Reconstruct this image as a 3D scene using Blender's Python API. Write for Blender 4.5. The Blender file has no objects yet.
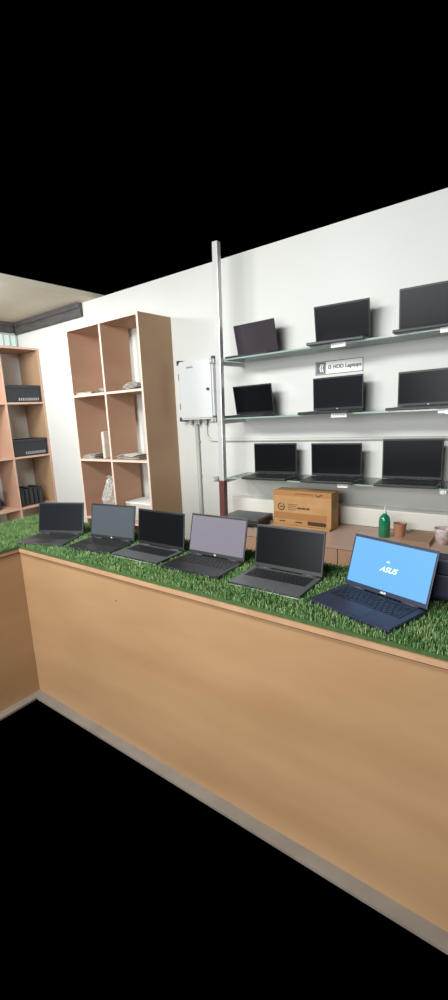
import bpy, bmesh, math, random
from mathutils import Vector, Matrix
random.seed(7)
S = bpy.context.scene
COL = S.collection
H = 1.63                     # camera height above the floor
PI = math.pi

# ---------------------------------------------------------------- materials
def srgb(c):
    return tuple((x/255/12.92 if x/255 <= .04045 else ((x/255+.055)/1.055)**2.4) for x in c) + (1,)

def mat(name, c, rough=.5, spec=.5, metal=0, noise=None, bump=None, emit=None, coat=0, trans=0):
    m = bpy.data.materials.new(name); m.use_nodes = True
    nt = m.node_tree; b = nt.nodes['Principled BSDF']
    b.inputs['Base Color'].default_value = srgb(c)
    b.inputs['Roughness'].default_value = rough
    b.inputs['Specular IOR Level'].default_value = spec
    b.inputs['Metallic'].default_value = metal
    b.inputs['Coat Weight'].default_value = coat
    tc = nt.nodes.new('ShaderNodeTexCoord')
    if noise:                      # (second colour, scale vector, detail)
        c2, sc, det = noise
        mp = nt.nodes.new('ShaderNodeMapping'); mp.inputs['Scale'].default_value = sc
        nz = nt.nodes.new('ShaderNodeTexNoise'); nz.inputs['Scale'].default_value = 1; nz.inputs['Detail'].default_value = det
        cr = nt.nodes.new('ShaderNodeValToRGB')
        cr.color_ramp.elements[0].position = .3; cr.color_ramp.elements[1].position = .7
        cr.color_ramp.elements[0].color = srgb(c); cr.color_ramp.elements[1].color = srgb(c2)
        nt.links.new(tc.outputs['Object'], mp.inputs[0]); nt.links.new(mp.outputs[0], nz.inputs[0])
        nt.links.new(nz.outputs[0], cr.inputs[0]); nt.links.new(cr.outputs[0], b.inputs['Base Color'])
    if bump:
        sc, st = bump
        nb = nt.nodes.new('ShaderNodeTexNoise'); nb.inputs['Scale'].default_value = sc; nb.inputs['Detail'].default_value = 4
        bp = nt.nodes.new('ShaderNodeBump'); bp.inputs['Strength'].default_value = st; bp.inputs['Distance'].default_value = .01
        nt.links.new(tc.outputs['Object'], nb.inputs[0]); nt.links.new(nb.outputs[0], bp.inputs['Height'])
        nt.links.new(bp.outputs[0], b.inputs['Normal'])
    if emit:
        b.inputs['Emission Color'].default_value = srgb(emit[0]); b.inputs['Emission Strength'].default_value = emit[1]
    if trans: b.inputs['Transmission Weight'].default_value = trans
    return m

def glass_mat(name, tint, gloss=.12, rough=.02):
    m = bpy.data.materials.new(name); m.use_nodes = True
    nt = m.node_tree; nt.nodes.clear()
    o = nt.nodes.new('ShaderNodeOutputMaterial'); mx = nt.nodes.new('ShaderNodeMixShader')
    t = nt.nodes.new('ShaderNodeBsdfTransparent'); g = nt.nodes.new('ShaderNodeBsdfGlossy')
    lw = nt.nodes.new('ShaderNodeFresnel'); lw.inputs[0].default_value = 1.45
    t.inputs[0].default_value = srgb(tint); g.inputs['Roughness'].default_value = rough
    g.inputs[0].default_value = (.9, .95, .93, 1)
    nt.links.new(lw.outputs[0], mx.inputs[0]); nt.links.new(t.outputs[0], mx.inputs[1]); nt.links.new(g.outputs[0], mx.inputs[2])
    nt.links.new(mx.outputs[0], o.inputs[0])
    return m

M = {}
M['wall'] = mat('white_paint', (214, 215, 211), .55, noise=((206, 206, 201), (.8, .8, .8), 3), bump=(6, .05))
M['wall_left'] = mat('left_white_paint', (222, 224, 222), .6)
M['ceiling'] = mat('cream_ceiling', (222, 218, 200), .8, noise=((214, 208, 188), (2, 2, 2), 2))
M['floor'] = mat('stone_floor', (120, 112, 104), .5, noise=((134, 126, 116), (6, 6, 6), 5))
M['cornice'] = mat('dark_cornice', (62, 60, 62), .6, noise=((84, 80, 80), (9, 9, 30), 4))
M['ledge'] = mat('white_ledge', (222, 220, 212), .5)
M['counter'] = mat('counter_laminate', (172, 137, 101), .42, .3, noise=((158, 123, 88), (1.3, 1, 5), 6), bump=(3, .02))
M['counter_edge'] = mat('counter_edge_band', (188, 150, 116), .45, noise=((174, 136, 103), (9, 9, 9), 3))
M['counter_top'] = mat('counter_top_board', (186, 142, 104), .5)
M['seam'] = mat('dark_seam', (110, 62, 42), .7)
M['shelf_board'] = mat('rosy_brown_board', (188, 150, 126), .6, .3, noise=((178, 139, 115), (1, 1, 4), 5))
M['shelf_side'] = mat('tan_side_board', (172, 142, 113), .6, .3, noise=((162, 131, 103), (1, 1, 4), 5))
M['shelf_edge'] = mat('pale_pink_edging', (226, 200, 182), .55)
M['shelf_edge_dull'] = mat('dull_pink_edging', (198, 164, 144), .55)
M['emblem_grey'] = mat('emblem_grey', (104, 106, 110), .6)
M['cab'] = mat('cabinet_board', (196, 158, 130), .5, .3, noise=((184, 146, 118), (2, 2, 5), 5))
M['cab_top'] = mat('cabinet_top', (198, 168, 150), .45, noise=((186, 156, 138), (5, 5, 5), 4))
M['navy_bag_and_shade'] = mat('navy_bag_and_opening_shade', (34, 34, 58), .5)
M['chrome'] = mat('brushed_steel', (214, 214, 212), .3, metal=.35)
M['steel_grey'] = mat('grey_metal', (160, 162, 160), .4, metal=.4)
M['maroon'] = mat('maroon_painted_reflection', (104, 62, 58), .4)
M['ebox'] = mat('white_enamel', (208, 211, 211), .35)
M['dark_clip'] = mat('dark_plastic', (60, 60, 62), .5)
M['pvc'] = mat('grey_conduit', (178, 178, 174), .5)
M['pvc_white'] = mat('white_conduit', (204, 203, 197), .5)
M['glass'] = glass_mat('shelf_glass', (243, 249, 247))
M['glass_edge'] = mat('green_glass_edge', (146, 168, 160), .15, .6)
M['tag'] = mat('white_card', (238, 238, 236), .6)
M['black'] = mat('black_plastic', (30, 31, 33), .45)
M['black2'] = mat('satin_black', (38, 40, 44), .38)
M['deck_grey'] = mat('grey_aluminium', (92, 94, 96), .42, metal=.3)
M['deck_dark'] = mat('charcoal_deck', (52, 51, 55), .45)
M['lid_grey'] = mat('grey_lid', (70, 72, 74), .35)
M['key'] = mat('key_black', (24, 25, 28), .5)
M['navy'] = mat('navy_shell', (38, 42, 66), .4)
M['navy_key'] = mat('navy_key', (24, 27, 44), .5)
M['navy_deck'] = mat('navy_deck', (34, 38, 60), .42)
M['scr_black'] = mat('screen_black', (17, 19, 22), .26, .12)
M['scr_dark'] = mat('screen_dark', (27, 30, 34), .26, .14)
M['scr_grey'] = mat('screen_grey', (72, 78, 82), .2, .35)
M['scr_reflection'] = mat('screen_painted_reflection', (112, 106, 116), .22, .6)  # room reflection painted into the mauve grey base colour
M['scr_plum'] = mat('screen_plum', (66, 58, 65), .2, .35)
M['scr_lit'] = mat('screen_lit_blue', (20, 40, 60), .3, emit=((116, 188, 242), 1.0))
M['scr_logo'] = mat('screen_logo_white', (200, 220, 230), .4, emit=((224, 246, 255), 1.1))
M['silver'] = mat('silver_mark', (205, 206, 208), .35)
M['card'] = mat('printed_cardboard', (192, 150, 100), .6, noise=((178, 134, 84), (9, 9, 14), 4))
M['card_dark'] = mat('brown_print', (168, 118, 70), .6)
M['print'] = mat('dark_print', (70, 44, 34), .6)
M['card_in'] = mat('plain_cardboard', (170, 130, 92), .7)
M['pad'] = mat('brown_pad', (170, 138, 112), .7, noise=((160, 128, 103), (8, 8, 8), 3))
M['bottle'] = mat('green_bottle', (20, 124, 84), .18, .6, coat=.4)
M['clear'] = mat('clear_tip', (200, 214, 206), .3)
M['terra'] = mat('terracotta', (186, 132, 104), .6)
M['terra_in'] = mat('cup_inside', (96, 66, 54), .7)
M['bowl'] = mat('speckled_white', (212, 206, 204), .4, noise=((176, 140, 138), (40, 40, 40), 2))
M['paper'] = mat('white_paper', (216, 210, 200), .7, noise=((190, 184, 172), (14, 14, 14), 3))
M['paper2'] = mat('grey_paper', (172, 166, 156), .7, noise=((128, 124, 118), (20, 20, 20), 3))
M['greenish'] = mat('dull_paper', (150, 150, 134), .7)
M['blue_box'] = mat('dark_blue_box', (42, 44, 74), .5)
M['crate'] = mat('black_crate', (36, 40, 46), .5)
M['slot'] = mat('pale_slot', (176, 176, 176), .5)
M['ring'] = mat('white_roll', (214, 205, 190), .6)
M['polybag'] = glass_mat('poly_bag', (250, 248, 245), rough=.25)
nt = M['polybag'].node_tree; mx2 = nt.nodes.new('ShaderNodeMixShader'); df = nt.nodes.new('ShaderNodeBsdfDiffuse')
df.inputs[0].default_value = (.8, .78, .74, 1); mx2.inputs[0].default_value = .3
nz = nt.nodes.new('ShaderNodeTexNoise'); nz.inputs['Scale'].default_value = 22; rp = nt.nodes.new('ShaderNodeMapRange')
rp.inputs[1].default_value = .4; rp.inputs[2].default_value = .65; rp.inputs[3].default_value = .18; rp.inputs[4].default_value = .6
nt.links.new(nz.outputs[0], rp.inputs[0]); nt.links.new(rp.outputs[0], mx2.inputs[0])
nt.links.new([n for n in nt.nodes if n.type == 'MIX_SHADER' and n != mx2][0].outputs[0], mx2.inputs[1]); nt.links.new(df.outputs[0], mx2.inputs[2])
nt.links.new(mx2.outputs[0], [n for n in nt.nodes if n.type == 'OUTPUT_MATERIAL'][0].inputs[0])
M['pane'] = mat('frosted_pane', (196, 212, 208), .3, emit=((190, 205, 200), .25))
M['winframe'] = mat('window_frame', (168, 182, 180), .5)
M['lamp'] = mat('cove_tube', (235, 235, 225), .5)
M['grass_base'] = mat('turf_backing', (52, 78, 38), .9, noise=((70, 92, 48), (60, 60, 60), 4))

def grass_mat():
    m = bpy.data.materials.new('turf_blades'); m.use_nodes = True
    nt = m.node_tree; b = nt.nodes['Principled BSDF']
    tc = nt.nodes.new('ShaderNodeTexCoord')
    n1 = nt.nodes.new('ShaderNodeTexNoise'); n1.inputs['Scale'].default_value = 260; n1.inputs['Detail'].default_value = 1
    n2 = nt.nodes.new('ShaderNodeTexNoise'); n2.inputs['Scale'].default_value = 14; n2.inputs['Detail'].default_value = 3
    ad = nt.nodes.new('ShaderNodeMath'); ad.operation = 'MULTIPLY_ADD'; ad.inputs[1].default_value = .6
    mu = nt.nodes.new('ShaderNodeMath'); mu.operation = 'MULTIPLY'; mu.inputs[1].default_value = .4
    cr = nt.nodes.new('ShaderNodeValToRGB'); e = cr.color_ramp.elements
    e[0].position = .34; e[0].color = srgb((60, 96, 50)); e[1].position = .68; e[1].color = srgb((176, 182, 134))
    x = e.new(.5); x.color = srgb((104, 146, 84))
    for n in (n1, n2): nt.links.new(tc.outputs['Object'], n.inputs[0])
    nt.links.new(n2.outputs[0], mu.inputs[0]); nt.links.new(n1.outputs[0], ad.inputs[0]); nt.links.new(mu.outputs[0], ad.inputs[2])
    nt.links.new(ad.outputs[0], cr.inputs[0]); nt.links.new(cr.outputs[0], b.inputs['Base Color'])
    b.inputs['Roughness'].default_value = .55; b.inputs['Specular IOR Level'].default_value = .35
    return m
M['grass'] = grass_mat()

# ---------------------------------------------------------------- mesh helpers
def box(bm, a, b, bev=0, mi=0, mtx=None):
    x0, y0, z0 = a; x1, y1, z1 = b
    v = [bm.verts.new(p) for p in ((x0,y0,z0),(x1,y0,z0),(x1,y1,z0),(x0,y1,z0),(x0,y0,z1),(x1,y0,z1),(x1,y1,z1),(x0,y1,z1))]
    fs = [bm.faces.new([v[i] for i in f]) for f in ((0,3,2,1),(4,5,6,7),(0,1,5,4),(1,2,6,5),(2,3,7,6),(3,0,4,7))]
    for f in fs: f.material_index = mi
    geo = v
    if bev:
        ed = list({e for f in fs for e in f.edges})
        r = bmesh.ops.bevel(bm, geom=ed, offset=bev, segments=2, affect='EDGES', profile=.5)
        geo = list({w for f in r['faces'] for w in f.verts} | {w for w in v if w.is_valid})
        for f in r['faces']: f.material_index = mi
    if mtx is not None:
        bmesh.ops.transform(bm, matrix=mtx, verts=[w for w in geo if w.is_valid])
    return geo

def tube(bm, pts, r, n=12, mi=0, caps=True):
    pts = [Vector(p) for p in pts]; rings = []
    for i, p in enumerate(pts):
        d = (pts[min(i+1, len(pts)-1)] - pts[max(i-1, 0)]).normalized()
        a = Vector((0,0,1)) if abs(d.z) < .9 else Vector((1,0,0))
        u = d.cross(a).normalized(); w = d.cross(u)
        rr = r[i] if isinstance(r, (list, tuple)) else r
        rings.append([bm.verts.new(p + u*rr*math.cos(2*PI*k/n) + w*rr*math.sin(2*PI*k/n)) for k in range(n)])
    for a, b in zip(rings, rings[1:]):
        for k in range(n):
            f = bm.faces.new((a[k], a[(k+1)%n], b[(k+1)%n], b[k])); f.smooth = True; f.material_index = mi
    if caps:
        bm.faces.new(rings[0]).material_index = mi; bm.faces.new(rings[-1][::-1]).material_index = mi

def lathe(bm, prof, n=28, c=(0,0), wob=0):
    rings = []
    for r, z in prof:
        rings.append([bm.verts.new((c[0]+r*(1+wob*math.sin(3*k*2*PI/n+z*60))*math.cos(2*PI*k/n), c[1]+r*(1+wob*math.cos(5*k*2*PI/n))*math.sin(2*PI*k/n), z)) for k in range(n)])
    for a, b in zip(rings, rings[1:]):
        for k in range(n):
            f = bm.faces.new((a[k], a[(k+1)%n], b[(k+1)%n], b[k])); f.smooth = True
    bm.faces.new(rings[0][::-1]); bm.faces.new(rings[-1])

def obj(name, bm, m, parent=None, loc=None, rot=None, struct=False):
    me = bpy.data.meshes.new(name)
    bmesh.ops.recalc_face_normals(bm, faces=bm.faces)
    bm.to_mesh(me); bm.free()
    for x in (m if isinstance(m, list) else [m]): me.materials.append(M[x])
    o = bpy.data.objects.new(name, me); COL.objects.link(o)
    if parent: o.parent = parent
    if loc: o.location = loc
    if rot: o.rotation_euler = rot
    if struct: o['kind'] = 'structure'
    return o

def BM(): return bmesh.new()
def B(name, a, b, m, parent=None, bev=0, **k):
    bm = BM(); box(bm, a, b, bev); return obj(name, bm, m, parent, **k)

def tag(o, label, cat, group=None):
    o['label'] = label; o['category'] = cat
    if group: o['group'] = group
    return o

def thing(name, label, cat, loc=(0,0,0), rz=0, group=None):
    o = bpy.data.objects.new(name, None); COL.objects.link(o)
    o.location = loc; o.rotation_euler = (0,0,rz); o.empty_display_size = .1
    return tag(o, label, cat, group)

def text_mesh(name, s, size, m, parent, loc, rot, depth=.0006, shear=0, align='CENTER', bold=0):
    cu = bpy.data.curves.new('t', 'FONT'); cu.body = s; cu.size = size; cu.extrude = depth; cu.shear = shear
    cu.align_x = align; cu.align_y = 'CENTER'; cu.offset = bold
    t = bpy.data.objects.new('t', cu); COL.objects.link(t)
    bpy.context.view_layer.update()
    me = bpy.data.meshes.new_from_object(t.evaluated_get(bpy.context.evaluated_depsgraph_get()))
    bpy.data.objects.remove(t); me.materials.clear(); me.materials.append(M[m])
    o = bpy.data.objects.new(name, me); COL.objects.link(o); o.parent = parent; o.location = loc; o.rotation_euler = rot
    return o

# ---------------------------------------------------------------- room
WY, LX, CZ = 3.10, -5.04, H+1.135
bm = BM(); box(bm, (-5.14, 1.225, -.012), (.45, 3.16, 0)); box(bm, (-3.2, .80, -.012), (-2.305, 1.225, 0)); obj('floor', bm, 'floor', struct=True)
B('wall_back', (-5.14, WY, 0), (.45, WY+.12, CZ), 'wall', struct=True)
B('wall_left', (LX-.10, 1.75, 0), (LX, WY, CZ), 'wall_left', struct=True)
B('ceiling', (LX-.10, 1.9, CZ), (-3.6, WY+.12, CZ+.05), 'ceiling', struct=True)
bm = BM(); box(bm, (LX, WY-.035, H+1.005), (-3.80, WY, CZ-.001), .006); box(bm, (LX, WY-.05, H+1.085), (-3.80, WY-.034, CZ-.001), .004)
obj('trim_1', bm, 'cornice', struct=True)
bm = BM(); box(bm, (LX, 1.9, H+1.02), (LX+.035, WY-.052, CZ-.001), .006); box(bm, (LX+.034, 1.9, H+1.09), (LX+.05, WY-.052, CZ-.001), .004)
obj('trim_2', bm, 'cornice', struct=True)
B('trim_3', (-2.03, WY-.11, H-.815), (.44, WY, H-.69), 'ledge', bev=.006, struct=True)
# small high ventilation window above the left shelving
bm = BM()
y0, y1, z0, z1 = 2.58, 3.075, H+.865, H+1.012
for a, b in (((y0,z0),(y1,z0+.014)), ((y0,z1-.014),(y1,z1)), ((y0,z0),(y0+.014,z1)), ((y1-.014,z0),(y1,z1))):
    box(bm, (LX, a[0], a[1]), (LX+.02, b[0], b[1]))
for k in range(1, 6):
    yy = y0+(y1-y0)*k/6; box(bm, (LX, yy-.008, z0), (LX+.016, yy+.008, z1))
wf = obj('window_1', bm, 'winframe', struct=True)
B('pane', (LX+.001, y0+.01, z0+.01), (LX+.008, y1-.01, z1-.01), 'pane', wf)

# ---------------------------------------------------------------- open shelving units (local: front at -y)
def shelving(name_label, loc, rz, w, d, h, levels, cols=2, left='shelf_board', edge='shelf_edge'):
    t = thing('open_shelving_unit', name_label, 'shelves', loc, rz)
    T = .020; e = .003
    def panel(nm, a, b, m='shelf_board'):
        o = B(nm, a, b, m, t)
        B('edge_strip', (a[0], a[1]-e, a[2]), (b[0], a[1], b[2]), edge, o)
        return o
    panel('side_panel', (0, e, 0), (T, d, h), left); panel('side_panel', (w-T, e, 0), (w, d, h), 'shelf_side')
    panel('top_panel', (T, e, h-T), (w-T, d, h))
    for z in levels: 
        panel('shelf', (T, e, z-T), (w-T, d, z))
    zs = [0.0]+sorted(levels)+[h-T]
    for c in range(1, cols):
        x = w*c/cols
        lo = zs[:-1]
        for i, z in enumerate(lo):
            panel('divider', (x-T/2, e, z), (x+T/2, d-.06, zs[i+1]-(T if i < len(lo)-1 else 0)))
    B('plinth', (T, .03, 0), (w-T, .045, .06), 'shelf_board', t)
    return t
levels = [H-1.525, H-.945, H-.372, H+.222]
shelving('tall rosy brown open shelving unit against the back wall holding papers', (-3.592, 2.70, 0), 0, .94, .395, H+.808, levels)
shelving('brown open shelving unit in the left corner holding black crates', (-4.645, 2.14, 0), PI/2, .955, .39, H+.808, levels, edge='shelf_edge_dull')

# ---------------------------------------------------------------- display counters
CT = H-.706                  # counter top surface
cm = thing('display_counter', 'long light brown laminate counter running along the front under six laptops', 'counter', (-2.345, 1.27, 0))
LEN = 2.75
bm = BM(); box(bm, (-.0145, .012, .0), (LEN, .03, CT-.0205)); obj('front_panel', bm, 'counter', cm)
B('worktop', (0, .004, CT-.019), (LEN, .565, CT), 'counter_top', cm)
B('edge_band', (0, 0, CT-.019), (LEN, .0039, CT), 'counter_edge', cm)
B('seam_strip', (0, .006, CT-.025), (LEN, .012, CT-.0195), 'seam', cm)
B('end_panel', (0, .031, 0), (.02, .55, CT-.0205), 'counter', cm); B('end_panel', (LEN-.02, .031, 0), (LEN, .55, CT-.0205), 'counter', cm)
B('back_panel', (.021, .535, .0), (LEN-.021, .55, CT-.0205), 'counter', cm)
for px, pz in ((.80, .785),):
    bm = BM(); tube(bm, [(px, .013, pz), (px, .0105, pz)], .0035, 10); obj('screw_cap', bm, 'seam', cm)
cs = thing('display_counter', 'side arm of the light brown counter running along the left edge', 'counter', (-2.349, .85, 0))
B('front_panel', (-.030, 0, 0), (-.012, .432, CT-.0205), 'counter', cs)
B('worktop', (-.66, 0, CT-.019), (-.004, .985, CT), 'counter_top', cs)
B('edge_band', (-.0039, 0, CT-.019), (0, .419, CT), 'counter_edge', cs)
B('seam_strip', (-.012, 0, CT-.025), (-.006, .419, CT-.0195), 'seam', cs)
B('end_panel', (-.64, 0, 0), (-.031, .018, CT-.0205), 'counter', cs); B('end_panel', (-.64, .965, 0), (-.031, .983, CT-.0205), 'counter', cs)
B('back_panel', (-.655, 0, 0), (-.641, .983, CT-.0205), 'counter', cs)

# ---------------------------------------------------------------- laptops
LAPS = [(-.125, 1.735, .03, .42, .09)]
def laptop(label, x, y, zs, yaw, tilt, w, ds, db, shell='black', deck='black2', keys='key', scr='scr_black', group=None, logo=None, lit=False, edge=None, t=.016, pad=True, counter=False):
    e = thing('laptop', label, 'laptop', (x, y, zs), yaw, group)
    if counter: LAPS.append((x, y, yaw, w, db))
    base = B('base', (-w/2, -db, .0), (w/2, 0, t-.001), shell, e, bev=.003)
    B('deck', (-w/2+.003, -db+.003, t-.0012), (w/2-.003, -.004, t), deck, base)
    bm = BM(); kx0, kx1, ky0, ky1 = -w/2+.022, w/2-.022, -.022-db*.46, -.022
    rows = 6; n = 14
    for r in range(rows):
        yy1 = ky1-(ky1-ky0)*r/rows; yy0 = yy1-(ky1-ky0)/rows+.0028
        x_ = kx0
        if r == rows-1: ws = [1, 1, 1, 1.2, 5.2, 1.2, 1, 1, 1.6]
        else: ws = [[1]*14, [1]*13+[1], [1.4]+[1]*11+[1.6], [1.7]+[1]*10+[2.3], [2.1]+[1]*10+[1.9]][r]
        sm = sum(ws)
        for q in ws:
            ww = (kx1-kx0)*q/sm; box(bm, (x_, yy0, t), (x_+ww-.0026, yy1, t+.0014)); x_ += ww
    obj('keyboard', bm, keys, base)
    if pad: B('touchpad', (-.052, -db+.012, t), (.052, -db*.56, t+.0004), 'deck_grey' if deck == 'deck_grey' else shell, base)
    if edge: B('edge_strip', (-w/2+.006, -db-.0008, .004), (w/2-.006, -db+.001, .0075), edge, base)
    for s in (-1, 1):
        bm = BM(); tube(bm, [(s*w*.32-.03, .003, t-.001), (s*w*.32+.03, .003, t-.001)], .0045, 10); obj('hinge', bm, 'dark_clip', e)
    lid = bpy.data.objects.new('lid', None)
    bm = BM(); box(bm, (-w/2, 0, .002), (w/2, .006, ds), .0025)
    lid = obj('lid', bm, shell, e, loc=(0, 0, t), rot=(-tilt, 0, 0))
    bz = .007
    B('display', (-w/2+bz, -.0007, .019), (w/2-bz, .0005, ds-.010), 'scr_lit' if lit else scr, lid)
    bm = BM(); box(bm, (-.003, -.0009, ds-.0065), (.003, .0005, ds-.0035)); obj('webcam', bm, 'dark_clip', lid)
    if logo: text_mesh('logo', logo, .0095, 'silver', lid, (0, -.0008, .0105), (PI/2, 0, 0), bold=.0006)
    if lit:
        text_mesh('screen_text', 'ASUS', .027, 'scr_logo', lid, (.0, -.0009, ds*.47), (PI/2, 0, 0), shear=.45, bold=0)
        bm = BM(); box(bm, (-.010, -.0012, ds*.60), (.0, -.0006, ds*.60+.004)); obj('screen_icon', bm, 'scr_logo', lid)
    return e
GT = CT+.015                # turf backing top
G1 = 'open laptops displayed along the turf-covered counter'
laptop('open laptop at the far left of the turf counter, turned inward, reflecting pale streaks', -2.309, 1.534, GT, .377, .239, .317, .191, .216, deck='deck_dark', scr='scr_dark', group=G1, edge='deck_grey', counter=True)
laptop('open black laptop with flat grey screen, second from left on the turf', -1.913, 1.598, GT, .159, .208, .318, .198, .205, deck='black', scr='scr_grey', group=G1, logo='hp', counter=True, edge='black2')
laptop('open laptop with black screen and grey palm rest, third from left on turf', -1.557, 1.62, GT, .009, .119, .322, .191, .200, deck='deck_grey', scr='scr_black', group=G1, edge='silver', counter=True)
laptop('open laptop with mauve grey reflection painted on its screen in the middle of the turf', -1.205, 1.622, GT, .018, .247, .320, .199, .208, shell='black', deck='black', scr='scr_reflection', group=G1, logo='hp', counter=True)
laptop('open laptop with black screen and silver-grey keyboard deck, beside the lit one', -.828, 1.616, GT, .014, .191, .313, .187, .212, deck='deck_grey', scr='scr_black', group=G1, edge='silver', counter=True)
laptop('open navy laptop with glowing light blue screen at the right end of turf', -.425, 1.563, GT, -.298, .313, .320, .199, .209, shell='navy', deck='navy_deck', keys='navy_key', group=G1, lit=True, logo='ASUS', counter=True)

# ---------------------------------------------------------------- artificial turf
def turf(label, x0, x1, y0, y1, dens, seed):
    t = thing('artificial_turf_mat', label, 'artificial grass', (0, 0, 0))
    B('backing', (x0, y0, CT+.0005), (x1, y1, GT-.0005), 'grass_base', t)
    rnd = random.Random(seed); V = []; F = []
    n = int((x1-x0)*(y1-y0)*dens)
    for _ in range(n):
        x = rnd.uniform(x0+.002, x1-.002); y = rnd.uniform(y0+.002, y1-.002)
        hit = False
        for lx, ly, a, w, db in LAPS:
            dx, dy = x-lx, y-ly
            u = dx*math.cos(a)+dy*math.sin(a); v = -dx*math.sin(a)+dy*math.cos(a)
            if abs(u) < w/2+.004 and -db-.004 < v < .014+.05*0: hit = True; break
        if hit: continue
        cl = .5+.5*math.sin(x*31+2*math.sin(y*23))*math.sin(y*37+x*9)
        hgt = rnd.uniform(.010, .021)*(.75+.45*cl)
        a = rnd.uniform(0, 2*PI); l = rnd.uniform(0, .009); b = a+rnd.uniform(1, 2); wd = rnd.uniform(.0012, .0022)
        z = GT-.001; i = len(V)
        cx, cy = wd*math.cos(b), wd*math.sin(b)
        mx, my = x+l*.35*math.cos(a), y+l*.35*math.sin(a)
        tx = min(max(x+l*math.cos(a), x0-.004), x1-.001); ty = y+l*math.sin(a)
        V += [(x-cx, y-cy, z), (x+cx, y+cy, z), (mx+cx*.8, my+cy*.8, z+hgt*.6), (mx-cx*.8, my-cy*.8, z+hgt*.6), (tx, ty, z+hgt)]
        F += [(i, i+1, i+2, i+3), (i+3, i+2, i+4)]
    me = bpy.data.meshes.new('grass_blades'); me.from_pydata(V, [], F); me.materials.append(M['grass'])
    o = bpy.data.objects.new('grass_blades', me); COL.objects.link(o); o.parent = t; o['kind'] = 'stuff'
    return t
turf('green artificial grass mat covering the long counter top under the laptops', -2.345, .40, 1.277, 1.828, 36000, 1)
turf('green artificial grass mat on the side arm of the counter at left', -3.005, -2.3455, .852, 1.828, 26000, 2)

bg = thing('laptop_bag', 'dark navy bag standing on the turf behind the lit laptop at right edge', 'bag', (-.335, 1.655, GT), .03)
bm = BM(); box(bm, (0, 0, 0), (.42, .075, .154), .008); obj('body', bm, 'navy_bag_and_shade', bg)
B('front_pocket', (.03, -.012, .015), (.33, .001, .10), 'navy_bag_and_shade', bg, bev=.006)
bm = BM(); tube(bm, [(.01, .037, .1505), (.35, .037, .1505)], .003, 8); obj('zip', bm, 'dark_clip', bg)

# ---------------------------------------------------------------- low cabinet under the glass shelves
KZ = H-.815
kb = thing('low_cabinet', 'long low brown cabinet below the glass shelves along the back wall', 'cabinet', (-2.03, 2.50, 0))
KL = 2.44
B('worktop', (0, 0, KZ-.024), (KL, .488, KZ), 'cab_top', kb)
B('side_panel', (0, .02, 0), (.018, .48, KZ-.025), 'cab', kb); B('side_panel', (KL-.018, .02, 0), (KL, .48, KZ-.025), 'cab', kb)
B('back_panel', (.019, .465, 0), (KL-.019, .48, KZ-.025), 'cab', kb)
B('plinth', (.019, .05, 0), (KL-.019, .065, .078), 'cab', kb)
edges = [.004, .545, 1.085, 1.622, 2.04, KL-.004]
for i in range(len(edges)-1):
    nv = i >= 3  # navy panels put the shade of an open compartment into colour
    d = B('door', (edges[i]+.002, .004, .08), (edges[i+1]-.002, .0195, KZ-.028), 'navy_bag_and_shade' if nv else 'cab', kb, bev=.0015)  # navy ones stand in for a shaded opening
    if nv: d['label'] = 'dark navy panel painted as a shaded opening'
    bm = BM(); hx = edges[i+1]-.04 if i % 2 == 0 else edges[i]+.04
    tube(bm, [(hx, .004, KZ-.22), (hx, -.018, KZ-.22), (hx, -.018, KZ-.12), (hx, .004, KZ-.12)], .004, 8); obj('handle', bm, 'steel_grey', d)

# items on the cabinet
cb = thing('cardboard_box', 'orange-brown printed cardboard carton standing on the low cabinet', 'box', (-1.518, 2.775, KZ))
bw, bh, bd = .425, .252, .125
B('carton', (0, .0, 0), (bw, bd, bh), 'card', cb, bev=.003)
B('lid_band', (.001, -.0012, bh-.035), (bw-.001, .0, bh-.002), 'card_dark', cb)
B('lower_band', (.001, -.0010, .052), (bw-.03, .0, .098), 'card_dark', cb)
B('front_flap', (-.004, -.030, .0), (bw+.002, -.0015, .014), 'card', cb, bev=.003)
B('window_cutout', (bw-.165, -.0016, .022), (bw-.035, .0, .048), 'print', cb)
bm = BM()
for k in range(20):
    a0, a1 = 2*PI*k/20, 2*PI*(k+1)/20
    if k in (3, 4): continue
    v = [bm.verts.new((.062+r*math.cos(a), -.0014, .138+r*math.sin(a))) for r, a in ((.020, a0), (.020, a1), (.027, a1), (.027, a0))]; bm.faces.new(v)
box(bm, (.052, -.0016, .134), (.074, -.0008, .142))
obj('round_emblem', bm, 'print', cb)
bm = BM()
for r in range(4):
    x_ = .112
    while x_ < .165+.012*(r % 2):
        q = random.uniform(.006, .014); box(bm, (x_, -.0014, .118+r*.0125), (x_+q, -.0005, .122+r*.0125)); x_ += q+.004
x_ = .185
for q in (.012, .014, .010, .014, .012, .004, .013, .012): box(bm, (x_, -.0016, .128), (x_+q-.003, -.0005, .141)); x_ += q
x_ = .17
while x_ < .29: q = random.uniform(.005, .012); box(bm, (x_, -.0022, .232), (x_+q, -.0012, .237)); x_ += q+.004
for x_, q in ((.05, .04), (.17, .05), (.30, .035)): box(bm, (x_, -.0014, .030), (x_+q, -.0005, .038))
obj('printed_lettering', bm, 'print', cb)
bm = BM(); box(bm, (-.026, -.0024, -.003), (0, -.001, .003), mtx=Matrix.Translation((.338, 0, .222)) @ Matrix.Rotation(.5, 4, 'Y')); box(bm, (0, -.0024, -.003), (.034, -.001, .003), mtx=Matrix.Translation((.334, 0, .222)) @ Matrix.Rotation(-.6, 4, 'Y'))
obj('torn_slit', bm, 'print', cb)
B('side_sticker', (bw, .02, .14), (bw+.0008, .10, .20), 'card_in', cb)

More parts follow.
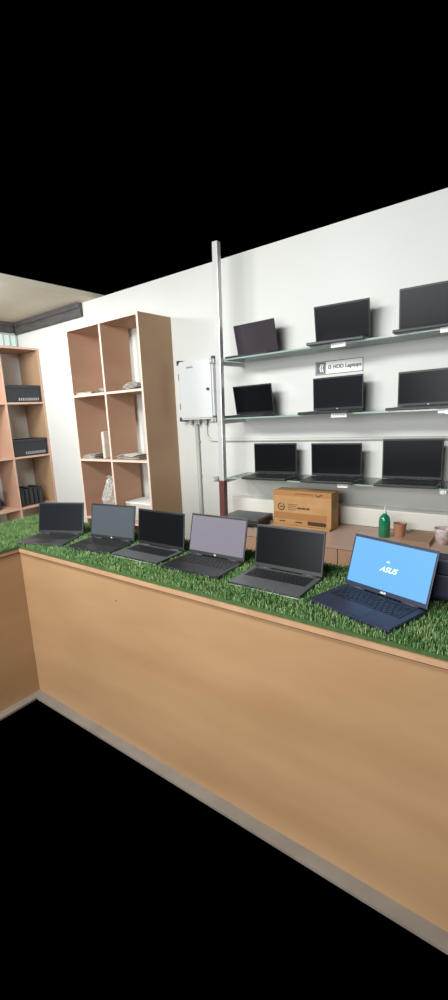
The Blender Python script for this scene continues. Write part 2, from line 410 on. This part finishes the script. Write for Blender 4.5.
cl = thing('closed_laptop', 'thick closed black laptop lying flat on the low cabinet by the carton', 'laptop', (-1.70, 2.60, KZ), .05)
B('base', (-.15, 0, .010), (.15, .24, .042), 'black', cl, bev=.006)
B('lid', (-.15, .0, .043), (.15, .24, .064), 'lid_grey', cl, bev=.005)
for x_ in (-.12, .12):
    for y_ in (.02, .21): B('foot', (x_-.012, y_-.008, 0), (x_+.012, y_+.008, .010), 'steel_grey', cl)
B('hinge', (-.10, .238, .028), (.10, .244, .050), 'dark_clip', cl)

bt = thing('glue_bottle', 'small dark green squeeze bottle with thin nozzle on the low cabinet', 'bottle', (-.765, 2.80, KZ))
bm = BM(); lathe(bm, [(.030, 0), (.033, .004), (.033, .105), (.031, .118), (.022, .134), (.012, .142), (.010, .148)]); obj('body', bm, 'bottle', bt)
bm = BM(); lathe(bm, [(.012, .148), (.012, .158), (.006, .162), (.0025, .192), (.001, .193)], 16); obj('nozzle', bm, 'clear', bt)
cp = thing('paper_cup', 'terracotta brown cup with dark inside next to the green bottle', 'cup', (-.685, 2.84, KZ))
bm = BM(); lathe(bm, [(.028, 0), (.029, .003), (.037, .083), (.039, .086), (.037, .0865), (.035, .083), (.027, .012)]); obj('body', bm, 'terra', cp)
bm = BM(); lathe(bm, [(.0346, .0745), (.0346, .0755)]); obj('contents', bm, 'terra_in', cp)
pd = thing('cardboard_pad', 'flat brown cardboard pad lying between the two cups on the cabinet', 'cardboard', (-.575, 2.70, KZ), .02)
for k in range(3):
    B('sheet', (-.075+.002*k, .003*k, .007*k), (.085-.002*k, .275, .007*k+.0065), 'pad', pd, bev=.001)
bo = thing('speckled_cup', 'white cup with reddish specks at the right end of the cabinet', 'cup', (-.44, 2.80, KZ))
bm = BM(); lathe(bm, [(.030, 0), (.034, .004), (.042, .030), (.046, .070), (.049, .092), (.047, .093), (.043, .070), (.038, .020)], wob=.035); obj('body', bm, 'bowl', bo)
bm = BM(); tube(bm, [(.043, -.012, .072), (.066, -.018, .070), (.072, -.019, .048), (.060, -.016, .028), (.040, -.012, .026)], .005, 8); obj('handle', bm, 'bowl', bo)

# ---------------------------------------------------------------- glass shelves on chrome uprights
SZ = [H-.496, H-.051, H+.367]
def upright(label, x):
    t = thing('shelf_upright', label, 'shelf support', (x, 2.757, KZ))
    h = CZ-KZ
    B('post', (0, 0, .012), (.044, .044, h), 'chrome', t, bev=.004)
    s = B('painted_reflection', (-.0015, -.0015, .012), (.0455, .0455, .30), 'maroon', t, bev=.003); s['label'] = 'maroon wood reflection painted on the lower post'  # maroon shell paints the shelving wood's reflection onto the steel post
    B('foot', (-.008, -.008, 0), (.052, .052, .012), 'dark_clip', t, bev=.002)
    for z in SZ:
        zz = z-KZ-.0115
        B('bracket_arm', (.010, .0445, zz-.030), (.034, WY-2.757, zz), 'chrome', t, bev=.002)
        a = B('clamp', (-.042, -.020, zz-.016), (-.001, .022, zz+.020), 'steel_grey', t, bev=.004)
        bm = BM(); tube(bm, [(-.020, -.020, zz+.002), (-.020, -.034, zz+.002)], .010, 12); obj('clamp_screw', bm, 'chrome', a)
    t.rotation_euler = (0, math.radians(.85), 0)
    return t
upright('shiny square steel upright carrying the left ends of the glass shelves', -1.978)
for z, nm in zip(SZ, ('lowest glass shelf, holding three fully visible open black laptops', 'middle glass shelf at eye level with the paper sign just above it', 'highest glass shelf, seen from below, its edge greenish')):
    t = thing('glass_shelf', nm, 'shelf', (-1.926, 2.80, z-.010), 0, 'glass shelves on the back wall')
    L = 1.62
    B('glass_pane', (0, .0035, 0), (L, .298, .010), 'glass', t)
    B('front_edge', (0, .002, 0), (L, .0035, .010), 'glass_edge', t)
    B('side_edge', (-.0015, .002, 0), (0, .298, .010), 'glass_edge', t)
    bm = BM(); tube(bm, [(L-.15, -.012, -.012), (L-.15, .03, -.012)], .009, 12); box(bm, (L-.168, -.006, -.022), (L-.132, .02, -.0005), .003)
    obj('shelf_clip', bm, 'chrome', t)
SHL = [
 # level, x, y, yaw, tilt, w, ds, scr, label
 (0, -1.61, 2.978, .067, -.015, .341, .228, 'scr_black', 'leftmost black open laptop on the lowest glass shelf, right of the upright'),
 (0, -1.144, 2.977, .050, -.05, .345, .228, 'scr_black', 'middle black open laptop on the lowest glass shelf, above the carton'),
 (0, -.670, 2.985, .059, -.025, .341, .252, 'scr_black', 'largest black open laptop on the lowest glass shelf, above the green bottle'),
 (1, -1.776, 2.984, -.031, -.199, .336, .216, 'scr_black', 'small black open laptop leaning forward at left end of the middle shelf'),
 (1, -1.142, 2.981, -.081, -.042, .349, .217, 'scr_dark', 'black open laptop on the middle shelf directly below the paper sign'),
 (1, -.594, 2.982, -.055, -.021, .350, .206, 'scr_black', 'black open laptop at right end of the middle shelf, partly out of view'),
 (2, -1.738, 2.980, -.040, -.246, .342, .227, 'scr_plum', 'plum-grey screened open laptop leaning forward at left end of the highest shelf'),
 (2, -1.109, 2.966, .125, -.240, .338, .238, 'scr_dark', 'black open laptop in the middle of the highest shelf, above the paper sign'),
 (2, -.593, 2.968, .10, -.164, .350, .243, 'scr_black', 'black open laptop at right end of the highest shelf'),
]
for lv, x, y, yaw, tilt, w, ds, scr, lb in SHL:
    laptop(lb, x, y, SZ[lv], yaw, tilt, w, ds, .170 if (lv > 0 and x < -1.7) else .215, deck='black', scr=scr, group='open laptops on the glass shelves', logo='hp' if lv == 1 and x > -1.2 else None)
for x, lv, w, lb in ((-1.071, 2, .090, 'white price tag on the edge of the highest shelf below its middle laptop'), (-.485, 2, .07, 'white price tag at right end of the highest shelf edge'),
                 (-1.061, 1, .100, 'white price tag on the middle shelf edge below the paper sign'), (-.47, 1, .075, 'white price tag at right end of the middle shelf edge'),
                 (-1.030, 0, .066, 'small white price tag on the lowest shelf edge above the carton')):
    t = thing('price_tag', lb, 'tag', (x, 2.797, SZ[lv]-.018), 0, 'price tags on the glass shelf edges')
    B('card', (-w/2, -.0018, -.008), (w/2, 0, .024), 'tag', t)
    bm = BM(); x_ = -w*.38
    while x_ < w*.34: q = random.uniform(.005, .011); box(bm, (x_, -.0024, .004), (x_+q, -.0017, .009)); x_ += q+.004
    obj('printing', bm, 'steel_grey', t)

# paper sign on the wall
sg = thing('paper_sign', 'small white framed sign reading HDD laptops on the wall over middle shelf', 'sign', (-1.345, WY-.004, H+.208), .0)
sw, sh = .328, .088
B('sheet', (0, 0, 0), (sw, .004, sh), 'tag', sg)
bm = BM()
for a, b in (((0,0),(sw,.004)), ((0,sh-.004),(sw,sh)), ((0,0),(.004,sh)), ((sw-.004,0),(sw,sh))): box(bm, (a[0], -.001, a[1]), (b[0], -.0001, b[1]))
obj('border', bm, 'dark_clip', sg)
B('emblem_block', (.006, -.0012, .006), (.074, -.0002, sh-.006), 'emblem_grey', sg)
bm = BM()
for dx in (-.012, .012): 
    for s in (-1, 1): box(bm, (-.004, -.0018, -.001), (.004, -.0012, .028), mtx=Matrix.Translation((.040+dx*.6, 0, sh/2)) @ Matrix.Rotation((.35 if s > 0 else PI-.35)*(1 if dx > 0 else 1), 4, 'Y'))
obj('emblem', bm, 'tag', sg)
text_mesh('lettering', 'i3 HDD Laptops', .034, 'dark_clip', sg, (.204, -.0006, sh*.52), (PI/2, 0, 0), bold=.0012)

# ---------------------------------------------------------------- electrical box and conduits
eb = thing('electrical_box', 'white wall-mounted electrical box left of the glass shelves', 'electrical box', (-2.530, WY-.10, H-.056))
ew, eh = .360, .478
B('enclosure', (0, .012, 0), (ew, .10, eh), 'ebox', eb, bev=.004)
dr = B('door', (.014, 0, .014), (ew-.014, .0115, eh-.014), 'ebox', eb, bev=.004)
bm = BM(); tube(bm, [(ew-.045, 0, eh*.50), (ew-.045, -.012, eh*.50)], .012, 16); obj('latch', bm, 'dark_clip', dr)
B('nameplate', (.10, -.001, eh-.060), (.165, 0, eh-.048), 'steel_grey', dr)
for x_ in (-.014, ew-.014):
    for z_ in (-.012, eh-.026):
        bm = BM(); box(bm, (x_, .010, z_), (x_+.028, .10, z_+.038), .003); obj('mounting_bracket', bm, 'dark_clip', eb)
for k, x_ in enumerate((.07, .13, .155, .23)):
    bm = BM(); tube(bm, [(x_, .06, 0), (x_, .06, -.022)], .014, 12); tube(bm, [(x_, .06, -.022), (x_, .06, -.045)], .010, 12); obj('cable_gland', bm, 'pvc', eb)
for x_ in (.09, .33): B('hinge', (.006, -.001, x_), (.013, .011, x_+.05), 'steel_grey', eb)
bm = BM(); tube(bm, [(-2.414, WY-.02, H-.054-.001), (-2.414, WY-.02, .001)], .0165, 14)
for z_ in (H-.25, H-.55, H-.95, H-1.25): box(bm, (-2.437, WY-.022, z_), (-2.391, WY-.0005, z_+.012))
tag(obj('conduit_pipe', bm, 'pvc'), 'grey vertical conduit pipe running down from the white electrical box', 'pipe')
pts = [(-2.318, WY-.014, H-.060), (-2.318, WY-.014, H-.17)]
for k in range(1, 8):
    a = PI/2*k/7; pts.append((-2.318+.065*(1-math.cos(a)), WY-.014, H-.17-.065*math.sin(a)))
pts += [(.42, WY-.014, H-.230)]
bm = BM(); tube(bm, pts, .0115, 12); tag(obj('conduit_pipe', bm, 'pvc_white'), 'thin pale conduit running sideways along the wall behind the lowest shelf laptops', 'pipe')

# ---------------------------------------------------------------- things on the shelving units
def paper_stack(name, label, cat, x, y, z, rz, w, d, n, mats=('paper', 'paper2'), curl=0, group=None, dz=.004):
    t = thing(name, label, cat, (x, y, z), rz, group)
    for k in range(n):
        bm = BM(); nx = 8; off = random.uniform(-.012, .012); oy = random.uniform(-.008, .008)
        rows = []
        for i in range(nx+1):
            u = i/nx; zz = k*dz + curl*(math.sin(u*PI*1.5)**2)*(k+1)/n
            rows.append([bm.verts.new((-w/2+w*u+off, yy+oy, zz+h_)) for yy in (-d/2, d/2) for h_ in (0, dz*.85)])
        for a, b in zip(rows, rows[1:]):
            bm.faces.new((a[0], b[0], b[2], a[2])); bm.faces.new((a[1], a[3], b[3], b[1])); bm.faces.new((a[0], a[1], b[1], b[0])); bm.faces.new((a[2], b[2], b[3], a[3]))
        bm.faces.new((rows[0][0], rows[0][2], rows[0][3], rows[0][1])); bm.faces.new((rows[-1][0], rows[-1][1], rows[-1][3], rows[-1][2]))
        obj('sheet', bm, mats[k % len(mats)], t)
    return t
def crumple(name, label, cat, loc, r, m, seed, amp=.25):
    bm = BM(); bmesh.ops.create_icosphere(bm, subdivisions=4, radius=1)
    rnd = random.Random(seed); dirs = [(Vector((rnd.gauss(0,1), rnd.gauss(0,1), rnd.gauss(0,1))).normalized(), rnd.uniform(3, 9), rnd.uniform(0, 6)) for _ in range(9)]
    for v in bm.verts:
        f = 1+amp*sum(abs(math.sin(v.co.dot(d)*k+p)) for d, k, p in dirs)/9-amp*.5
        c = v.co*f; v.co = Vector((c.x*r[0], c.y*r[1], max(c.z, -.95)*r[2]+r[2]*.95))
    o = obj(name, bm, m, loc=loc); return tag(o, label, cat)
Z1, Z2, Z3, Z4 = levels[3], levels[2], levels[1], levels[0]
e_ = .0005
paper_stack('magazine_stack', 'flat magazines in the upper left compartment, at the left end', 'magazines', -3.46, 2.82, Z1+e_, .1, .19, .19, 3, ('greenish', 'paper', 'paper2'), dz=.008)
paper_stack('paper_stack', 'small loose papers in upper left compartment beside the divider', 'papers', -3.235, 2.86, Z1+e_, -.12, .16, .20, 4, ('paper', 'greenish', 'greenish'), curl=.03)
crumple('crumpled_packet', 'crumpled pale plastic packet in the upper right compartment of the tall unit', 'packet', (-2.895, 2.83, Z1+e_), (.10, .07, .034), 'paper2', 5, .5)
paper_stack('paper_stack', 'thin white papers in the upper right compartment beside the divider', 'papers', -3.06, 2.985, Z1+e_, 0, .09, .14, 5, ('paper', 'paper2'), curl=.008, dz=.006)
bm = BM(); box(bm, (-2.81, 2.78, Z1+e_), (-2.69, 2.86, Z1+.032), .008); tag(obj('black_pouch', bm, 'black2'), 'small dark pouch at right end of the upper right compartment', 'pouch')
paper_stack('paper_stack', 'flat white papers in the second row left compartment of tall unit', 'papers', -3.480, 2.84, Z2+e_, .05, .17, .22, 4, ('paper', 'paper2'), curl=.018, dz=.006)
bm = BM()
crumple('dark_cable_bundle', 'dark bundle lying beside the standing white packet in the second row', 'cable', (-3.335, 2.80, Z2+e_), (.030, .05, .024), 'deck_dark', 9, .5); bm.free()
bm = BM(); box(bm, (-3.290, 2.745, Z2+e_), (-3.255, 2.86, Z2+.250), .008); tag(obj('upright_packet', bm, 'paper'), 'slim white packet standing against the divider in the second row', 'packet')
paper_stack('open_magazine', 'open magazine with curled pages in the second row right compartment', 'magazine', -2.95, 2.84, Z2+e_, -.05, .30, .20, 6, ('paper2', 'paper'), curl=.022, dz=.004)
bm = BM(); box(bm, (-2.77, 2.93, Z2+e_), (-2.69, 3.03, Z2+.085), .004); tag(obj('small_box', bm, 'ring'), 'small beige box at the back right of the second row', 'box')
pb = thing('plastic_bag', 'clear plastic bag holding a pale item in third row left compartment', 'bag', (-3.30, 2.82, Z3+e_))
bm = BM(); bmesh.ops.create_icosphere(bm, subdivisions=4, radius=1)
for v in bm.verts:
    c = v.co; f = 1+.10*math.sin(c.x*9+c.z*7)+.08*math.sin(c.y*13-c.z*11)
    tpr = 1-.35*max(c.z, 0); v.co = Vector((c.x*.085*f*tpr, c.y*.09*f*tpr, (max(c.z, -.9)+.9)*.205*(1+.05*math.sin(c.x*20))))
    v.co.z = max(v.co.z, 0)
for f in bm.faces: f.smooth = True
obj('bag', bm, 'polybag', pb)
bm = BM(); box(bm, (.0, -.03, .006), (.05, .03, .085), .006); obj('pale_item', bm, 'paper', pb)
bm = BM(); tube(bm, [(-.05, 0, .386), (-.02, .01, .396), (.03, 0, .384)], .006, 8); obj('tied_edge', bm, 'clear', pb)
wc = thing('white_carton', 'low white carton filling the third row right compartment of tall unit', 'box', (-3.095, 2.80, Z3+e_))
B('body', (0, 0, 0), (.38, .23, .150), 'paper', wc, bev=.004)
B('lid', (-.003, -.003, .1505), (.383, .233, .168), 'tag', wc, bev=.004)

def crate(label, y0, y1, z, h, x1=-4.652, depth=.30):
    t = thing('black_crate', label, 'crate', (x1-depth, y0, z), 0, 'black slotted crates in the corner shelving')
    w = y1-y0
    B('body', (0, 0, 0), (depth-.006, w, h), 'crate', t, bev=.005)
    B('rim', (-.001, -.004, h*.82), (depth, w+.004, h), 'black2', t, bev=.004)
    bm = BM(); n = 10
    for k in range(n):
        yy = w*.34+w*.62*k/n; box(bm, (depth-.007, yy, h*.10), (depth-.003, yy+.010, h*.26))
    obj('slots', bm, 'slot', t)
    return t
crate('black slotted crate in the upper right compartment of the corner shelving', 2.640, 3.060, Z1+e_, .185)
crate('black slotted crate in the second row of the corner shelving', 2.640, 3.060, Z2+e_, .190)
for k in range(5):
    t = thing('upright_device', 'black device standing on edge in third row of the corner shelving', 'device', (-4.70, 2.665+k*.058, Z3+e_), 0, 'black devices standing side by side in the corner shelving')
    B('body', (-.22, 0, 0), (0, .046, .205-.012*(k % 2)), 'crate', t, bev=.005)
    B('front_plate', (0.0005, .008, .02), (.003, .038, .16), 'black2' if k % 2 else 'deck_dark', t)
bb = thing('dark_blue_box', 'dark blue box at the left edge in the third row of corner shelving', 'box', (-4.975, 2.30, Z3+e_))
B('carton', (0, 0, 0), (.20, .16, .20), 'blue_box', bb, bev=.004); B('flap', (-.001, -.001, .196), (.201, .161, .203), 'black2', bb)
bm = BM()
n = 36
ring = []
for k in range(n):
    a = 2*PI*k/n; ring.append([bm.verts.new((r*math.cos(a), r*math.sin(a), z_)) for r, z_ in ((.058, 0), (.058, .020), (.034, .020), (.034, 0))])
for k in range(n):
    a, b = ring[k], ring[(k+1) % n]
    for j in range(4): bm.faces.new((a[j], b[j], b[(j+1)%4], a[(j+1)%4]))
tag(obj('tape_roll', bm, 'ring', loc=(-4.712, 2.34, Z3+e_)), 'pale tape roll lying in front of the dark blue box', 'tape')

# ---------------------------------------------------------------- light
def area(name, loc, target, sx, sy, power, col=(1, .98, .94)):
    l = bpy.data.lights.new(name, 'AREA'); l.shape = 'RECTANGLE'; l.size = sx; l.size_y = sy; l.energy = power; l.color = col
    o = bpy.data.objects.new(name, l); COL.objects.link(o); o.location = loc
    o.rotation_euler = (Vector(target)-Vector(loc)).to_track_quat('-Z', 'Y').to_euler()
area('ceiling_tube_light', (-1.9, .3, H+1.1), (-1.3, 2.6, .7), 1.6, .35, 80, (.98, 1, .97))
area('corner_light', (-4.0, 1.6, H+1.05), (-4.3, 2.6, .9), .7, .4, 44, (.98, 1, .99))
area('added_fill_light', (-1.0, -2.6, 1.9), (-1.2, 2.0, 1.3), 2.6, 1.8, 190, (.97, .99, 1))  # unseen fill added behind the camera to brighten the room

w = bpy.data.worlds.new('world'); S.world = w; w.use_nodes = True
w.node_tree.nodes['Background'].inputs[0].default_value = (0, 0, 0, 1)
w.node_tree.nodes['Background'].inputs[1].default_value = 0

# ---------------------------------------------------------------- camera
yaw, pit, rol, F, CX, CY = -.684013068, .218327186, -.0572638572, 445.05, 193.06, 511.91
f = Vector((math.sin(yaw)*math.cos(pit), math.cos(yaw)*math.cos(pit), -math.sin(pit)))
r = Vector((math.cos(yaw), -math.sin(yaw), 0)); u = r.cross(f)
r2 = r*math.cos(rol)+u*math.sin(rol); u2 = -r*math.sin(rol)+u*math.cos(rol)
cd = bpy.data.cameras.new('camera'); cam = bpy.data.objects.new('camera', cd); COL.objects.link(cam)
cam.matrix_world = Matrix(((r2.x, u2.x, -f.x, 0), (r2.y, u2.y, -f.y, 0), (r2.z, u2.z, -f.z, H), (0, 0, 0, 1)))
cd.sensor_fit = 'HORIZONTAL'; cd.sensor_width = 36; cd.lens = F/448*36
cd.shift_x = (224-CX)/448; cd.shift_y = (CY-500)/448
cd.clip_start = .05
S.camera = cam
S.view_settings.view_transform = 'Standard'; S.view_settings.look = 'None'; S.view_settings.gamma = 1
S.view_settings.exposure = 0; S.view_settings.use_curve_mapping = False
